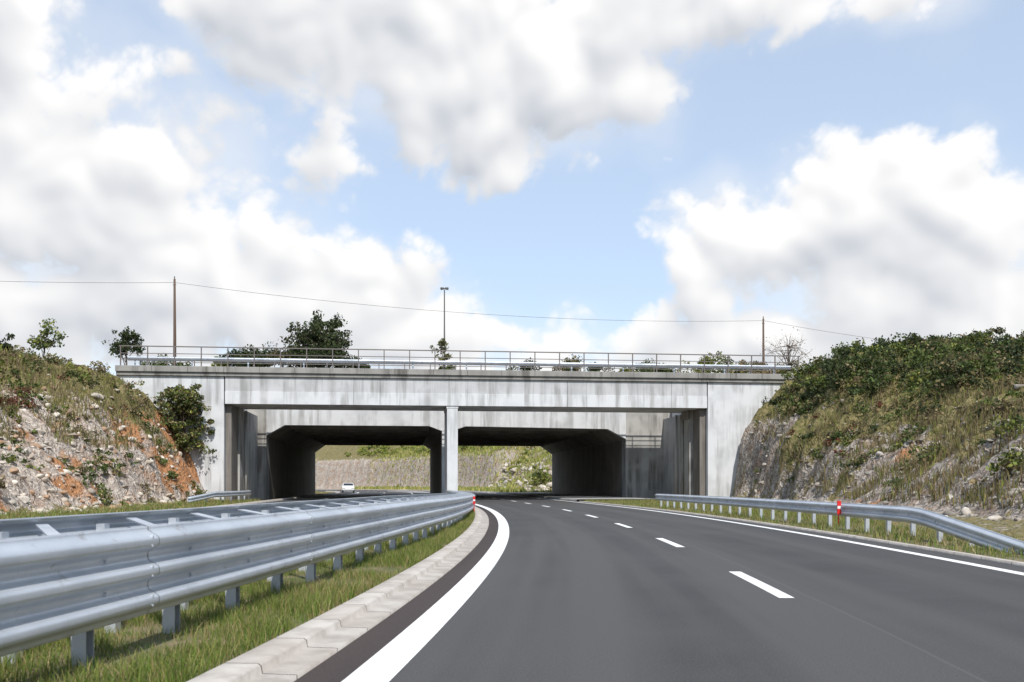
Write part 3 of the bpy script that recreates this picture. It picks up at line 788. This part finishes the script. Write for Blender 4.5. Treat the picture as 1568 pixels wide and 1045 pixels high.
# ------------------------------------------------------------ vehicles
def car(name, s, u, mat, rot=0.):
    q = P(s, u, 0.); t = float(np.interp(s, ss, th))
    e = empty(name, tuple(q), t+rot)
    side = [(-2.1, .35), (-2.15, .75), (-2.0, .98), (-1.55, 1.02), (-1.0, 1.42), (.6, 1.46), (1.15, 1.05), (1.95, .88), (2.15, .65), (2.1, .35)]
    me = MB(); n = len(side); V = []; 
    for x in (-1, 1):
        for (a, z) in side: V.append((x*(.86 if z <= 1.05 else .68), -a, z))
    me.add(V, [tuple(range(n)), tuple(range(2*n-1, n-1, -1))]+[(i, i+n, (i+1) % n+n, (i+1) % n) for i in range(n)])
    me.obj('body', [mat], e, .05)
    g = MB()
    g.add([(-.62, -.68, 1.40), (.62, -.68, 1.40), (.76, -1.14, 1.085), (-.76, -1.14, 1.085)], [(0, 1, 2, 3)])
    g.add([(-.62, 1.05, 1.40), (.62, 1.05, 1.40), (.76, 1.54, 1.06), (-.76, 1.54, 1.06)], [(0, 1, 2, 3)])
    for x in (-1, 1):
        g.add([(x*.72, .95, 1.36), (x*.72, -.55, 1.38), (x*.85, -1.0, 1.08), (x*.85, 1.35, 1.06)], [(0, 1, 2, 3)])
    for v in range(len(g.V)):
        x, y, z = g.V[v]; g.V[v] = (x*1.015, y*1.02, z+.012)
    g.obj('windows', [M_glass], e)
    w = MB()
    for x in (-.8, .8):
        for y in (-1.3, 1.35): w.tube([(x-.1, y, .33), (x+.1, y, .33)], .33, 16)
    w.obj('wheels', [M_tyre], e)
    l = MB()
    for x in (-.6, .6): l.box(x-.18, x+.18, -2.19, -2.1, .66, .8, 1); l.box(x-.14, x+.14, 2.08, 2.17, .78, .92, 0)
    l.obj('lights', [M_taillight, M_white], e, .02)
car('white_car', 122, -12.8, M_carwhite, 0)

# ------------------------------------------------------------ sky: clear air (world) + cloud layer backdrop
el = math.radians(48); az = math.radians(167)
w = bpy.data.worlds.new('World'); scene.world = w; w.use_nodes = True; nt = w.node_tree; nt.nodes.clear()
out = nt.nodes.new('ShaderNodeOutputWorld'); bg = nt.nodes.new('ShaderNodeBackground'); nt.links.new(bg.outputs[0], out.inputs[0])
sky = nt.nodes.new('ShaderNodeTexSky'); sky.sky_type = 'NISHITA'; sky.sun_disc = False; sky.sun_elevation = el; sky.sun_rotation = az
sky.air_density = 1.0; sky.dust_density = .6; sky.ozone_density = 1.5
sc = nt.nodes.new('ShaderNodeVectorMath'); sc.operation = 'SCALE'; nt.links.new(sky.outputs[0], sc.inputs[0]); sc.inputs['Scale'].default_value = 1.6
haze = mixc(nt, .5, sc.outputs[0], (7.9, 9.2, 11.0))
nt.links.new(haze, bg.inputs[0]); bg.inputs[1].default_value = .1

st = .00135
AZ = np.arange(-.80, .80+st, st); EV = np.arange(-.015, .66+st, st)
A, E = np.meshgrid(AZ, EV)
wx = perlin(A*5, E*5, 1)*.05+perlin(A*13, E*13, 2)*.02; wy = perlin(A*5+40, E*5, 3)*.03+perlin(A*13, E*13+50, 4)*.016
Aw = A+wx; Ew = E+wy
blobs = [(-.44, .28, .24, .14, 1.), (-.33, .18, .30, .08, 1.), (-.56, .40, .12, .12, .9), (-.16, .20, .10, .075, .9), (-.22, .47, .13, .07, .9), (-.11, .45, .15, .10, 1.), (.03, .40, .16, .085, 1.),
         (.22, .475, .26, .06, .95), (.36, .46, .12, .04, .9), (.38, .235, .15, .09, 1.), (.235, .245, .09, .07, 1.), (.50, .19, .14, .08, .9), (.33, .14, .36, .06, .9), (-.06, .150, .07, .028, .9),
         (-.78, .3, .2, .2, .9), (.78, .4, .15, .15, .9)]
Fd = np.full(A.shape, -.9)
for (a, b, ra, rb, am) in blobs:
    f = am*(1-((Aw-a)/ra)**2-((Ew-b)/rb)**2); k_ = .25
    hh = np.clip(k_-np.abs(Fd-f), 0, None)/k_; Fd = np.maximum(Fd, f)+hh*hh*k_*.25
Fd = np.clip(Fd, -.9, 1.)
def pf(f0, n, sd, rough=.5, yy=1.2):
    t = 0; a = 1
    for o in range(n): t = t+a*perlin(A*f0*2**o+o*3.1, E*f0*yy*2**o+o*5.7, sd+o*11); a *= rough
    return t
def bil(f0, n, sd, rough=.5):
    t = 0; a = 1; q = 0
    X = A+wx*.35; Y = E+wy*.35
    for o in range(n): t = t+a*np.abs(perlin(X*f0*2**o+o*7.3, Y*f0*1.1*2**o+o*2.2, sd+o*13)); q += a; a *= rough
    return t/q
def blur(a, r):
    for _ in range(3):
        for ax in (0, 1):
            pad = [(0, 0), (0, 0)]; pad[ax] = (r+1, r)
            c = np.cumsum(np.pad(a, pad, mode='edge'), axis=ax); n = a.shape[ax]
            hi = np.take(c, np.arange(2*r+1, 2*r+1+n), axis=ax); lo_ = np.take(c, np.arange(0, n), axis=ax)
            a = (hi-lo_)/(2*r+1)
    return a
def shift(a, dA, dE):
    dx = int(round(dA/st)); dy = int(round(dE/st))
    return np.pad(a, ((0, dy), (0, dx)), mode='edge')[dy:, dx:]
big = pf(6, 3, 100)*.6
B = bil(13, 6, 200, .54)
D = Fd*.95 + big + (B-.25)*1.5 + pf(40, 4, 600, .55)*.13
H = Fd*.5+big*.7+(bil(13, 4, 200, .45)-.25)*2.2
Hs = blur(H, 2)
rho = blur(np.clip(D, 0, 1.2), 3)
tau = np.zeros_like(D)
for k_ in range(1, 19): tau += shift(rho, k_*.0075*.3, k_*.0075*.95)*.0075
base_lit = np.exp(-tau*11)
relief = (Hs-shift(Hs, .005, .012))
relief2 = (blur(H, 6)-shift(blur(H, 6), .012, .03))
lit = np.clip(.32+.62*base_lit+relief*.36+relief2*.30, 0, 1)
alpha = sstep(-.10, .42, D)
wisp = sstep(-.5, 1.1, Fd*.8+pf(5, 6, 300, .55)*.6)*.5
low = sstep(.18, .03, E)*.6
alpha2 = 1-(1-alpha)*(1-wisp)*(1-low)
edge = alpha/np.maximum(alpha2, 1e-4)
lit = lit*edge+.82*(1-edge)
lo = np.array([.52, .56, .63]); hi = np.array([1.05, 1.04, 1.03])
col = lo+(hi-lo)*lit[..., None]
fade = sstep(.80, .70, np.abs(A))*sstep(.66, .58, E)
alpha2 = alpha2*fade
R = 3000.
V = np.stack([np.sin(A)*np.cos(E)*R, np.cos(A)*np.cos(E)*R, np.sin(E)*R], -1).reshape(-1, 3)
ny_, nx_ = A.shape; idx = np.arange(nx_*ny_).reshape(ny_, nx_)
F = np.stack([idx[:-1, :-1], idx[:-1, 1:], idx[1:, 1:], idx[1:, :-1]], -1).reshape(-1, 4)
cm = bpy.data.materials.new('cloud_layer'); cm.use_nodes = True; nt = cm.node_tree; nt.nodes.clear()
o_ = nt.nodes.new('ShaderNodeOutputMaterial'); at = nt.nodes.new('ShaderNodeAttribute'); at.attribute_name = 'Col'
em = nt.nodes.new('ShaderNodeEmission'); tr_ = nt.nodes.new('ShaderNodeBsdfTransparent'); mx = nt.nodes.new('ShaderNodeMixShader')
nt.links.new(at.outputs['Color'], em.inputs[0]); nt.links.new(at.outputs['Alpha'], mx.inputs[0]); nt.links.new(tr_.outputs[0], mx.inputs[1]); nt.links.new(em.outputs[0], mx.inputs[2]); nt.links.new(mx.outputs[0], o_.inputs[0])
try: cm.cycles.emission_sampling = 'NONE'
except Exception: pass
make_mesh('sky', V, F, [cm], cols=np.concatenate([col, alpha2[..., None]], -1).reshape(-1, 4), smooth=True)

sl = bpy.data.lights.new('sun', 'SUN'); sl.energy = 4.7; sl.angle = math.radians(.5); sl.color = (1., .96, .9)
so = bpy.data.objects.new('sun', sl); COL.objects.link(so)
sd = Vector((math.sin(az)*math.cos(el), math.cos(az)*math.cos(el), math.sin(el)))
so.rotation_euler = sd.to_track_quat('Z', 'Y').to_euler(); so.location = sd*50

# ------------------------------------------------------------ camera
cd = bpy.data.cameras.new('camera'); co = bpy.data.objects.new('camera', cd); COL.objects.link(co)
co.location = (0, 0, 1.25); co.rotation_euler = (math.radians(90), 0, 0)
cd.sensor_width = 36; cd.lens = 33.3; cd.shift_y = .14; cd.clip_start = .1; cd.clip_end = 5000
cd.dof.use_dof = True; cd.dof.focus_distance = 45; cd.dof.aperture_fstop = 4.0
scene.camera = co
scene.view_settings.view_transform = 'Standard'; scene.view_settings.look = 'None'; scene.view_settings.exposure = 0
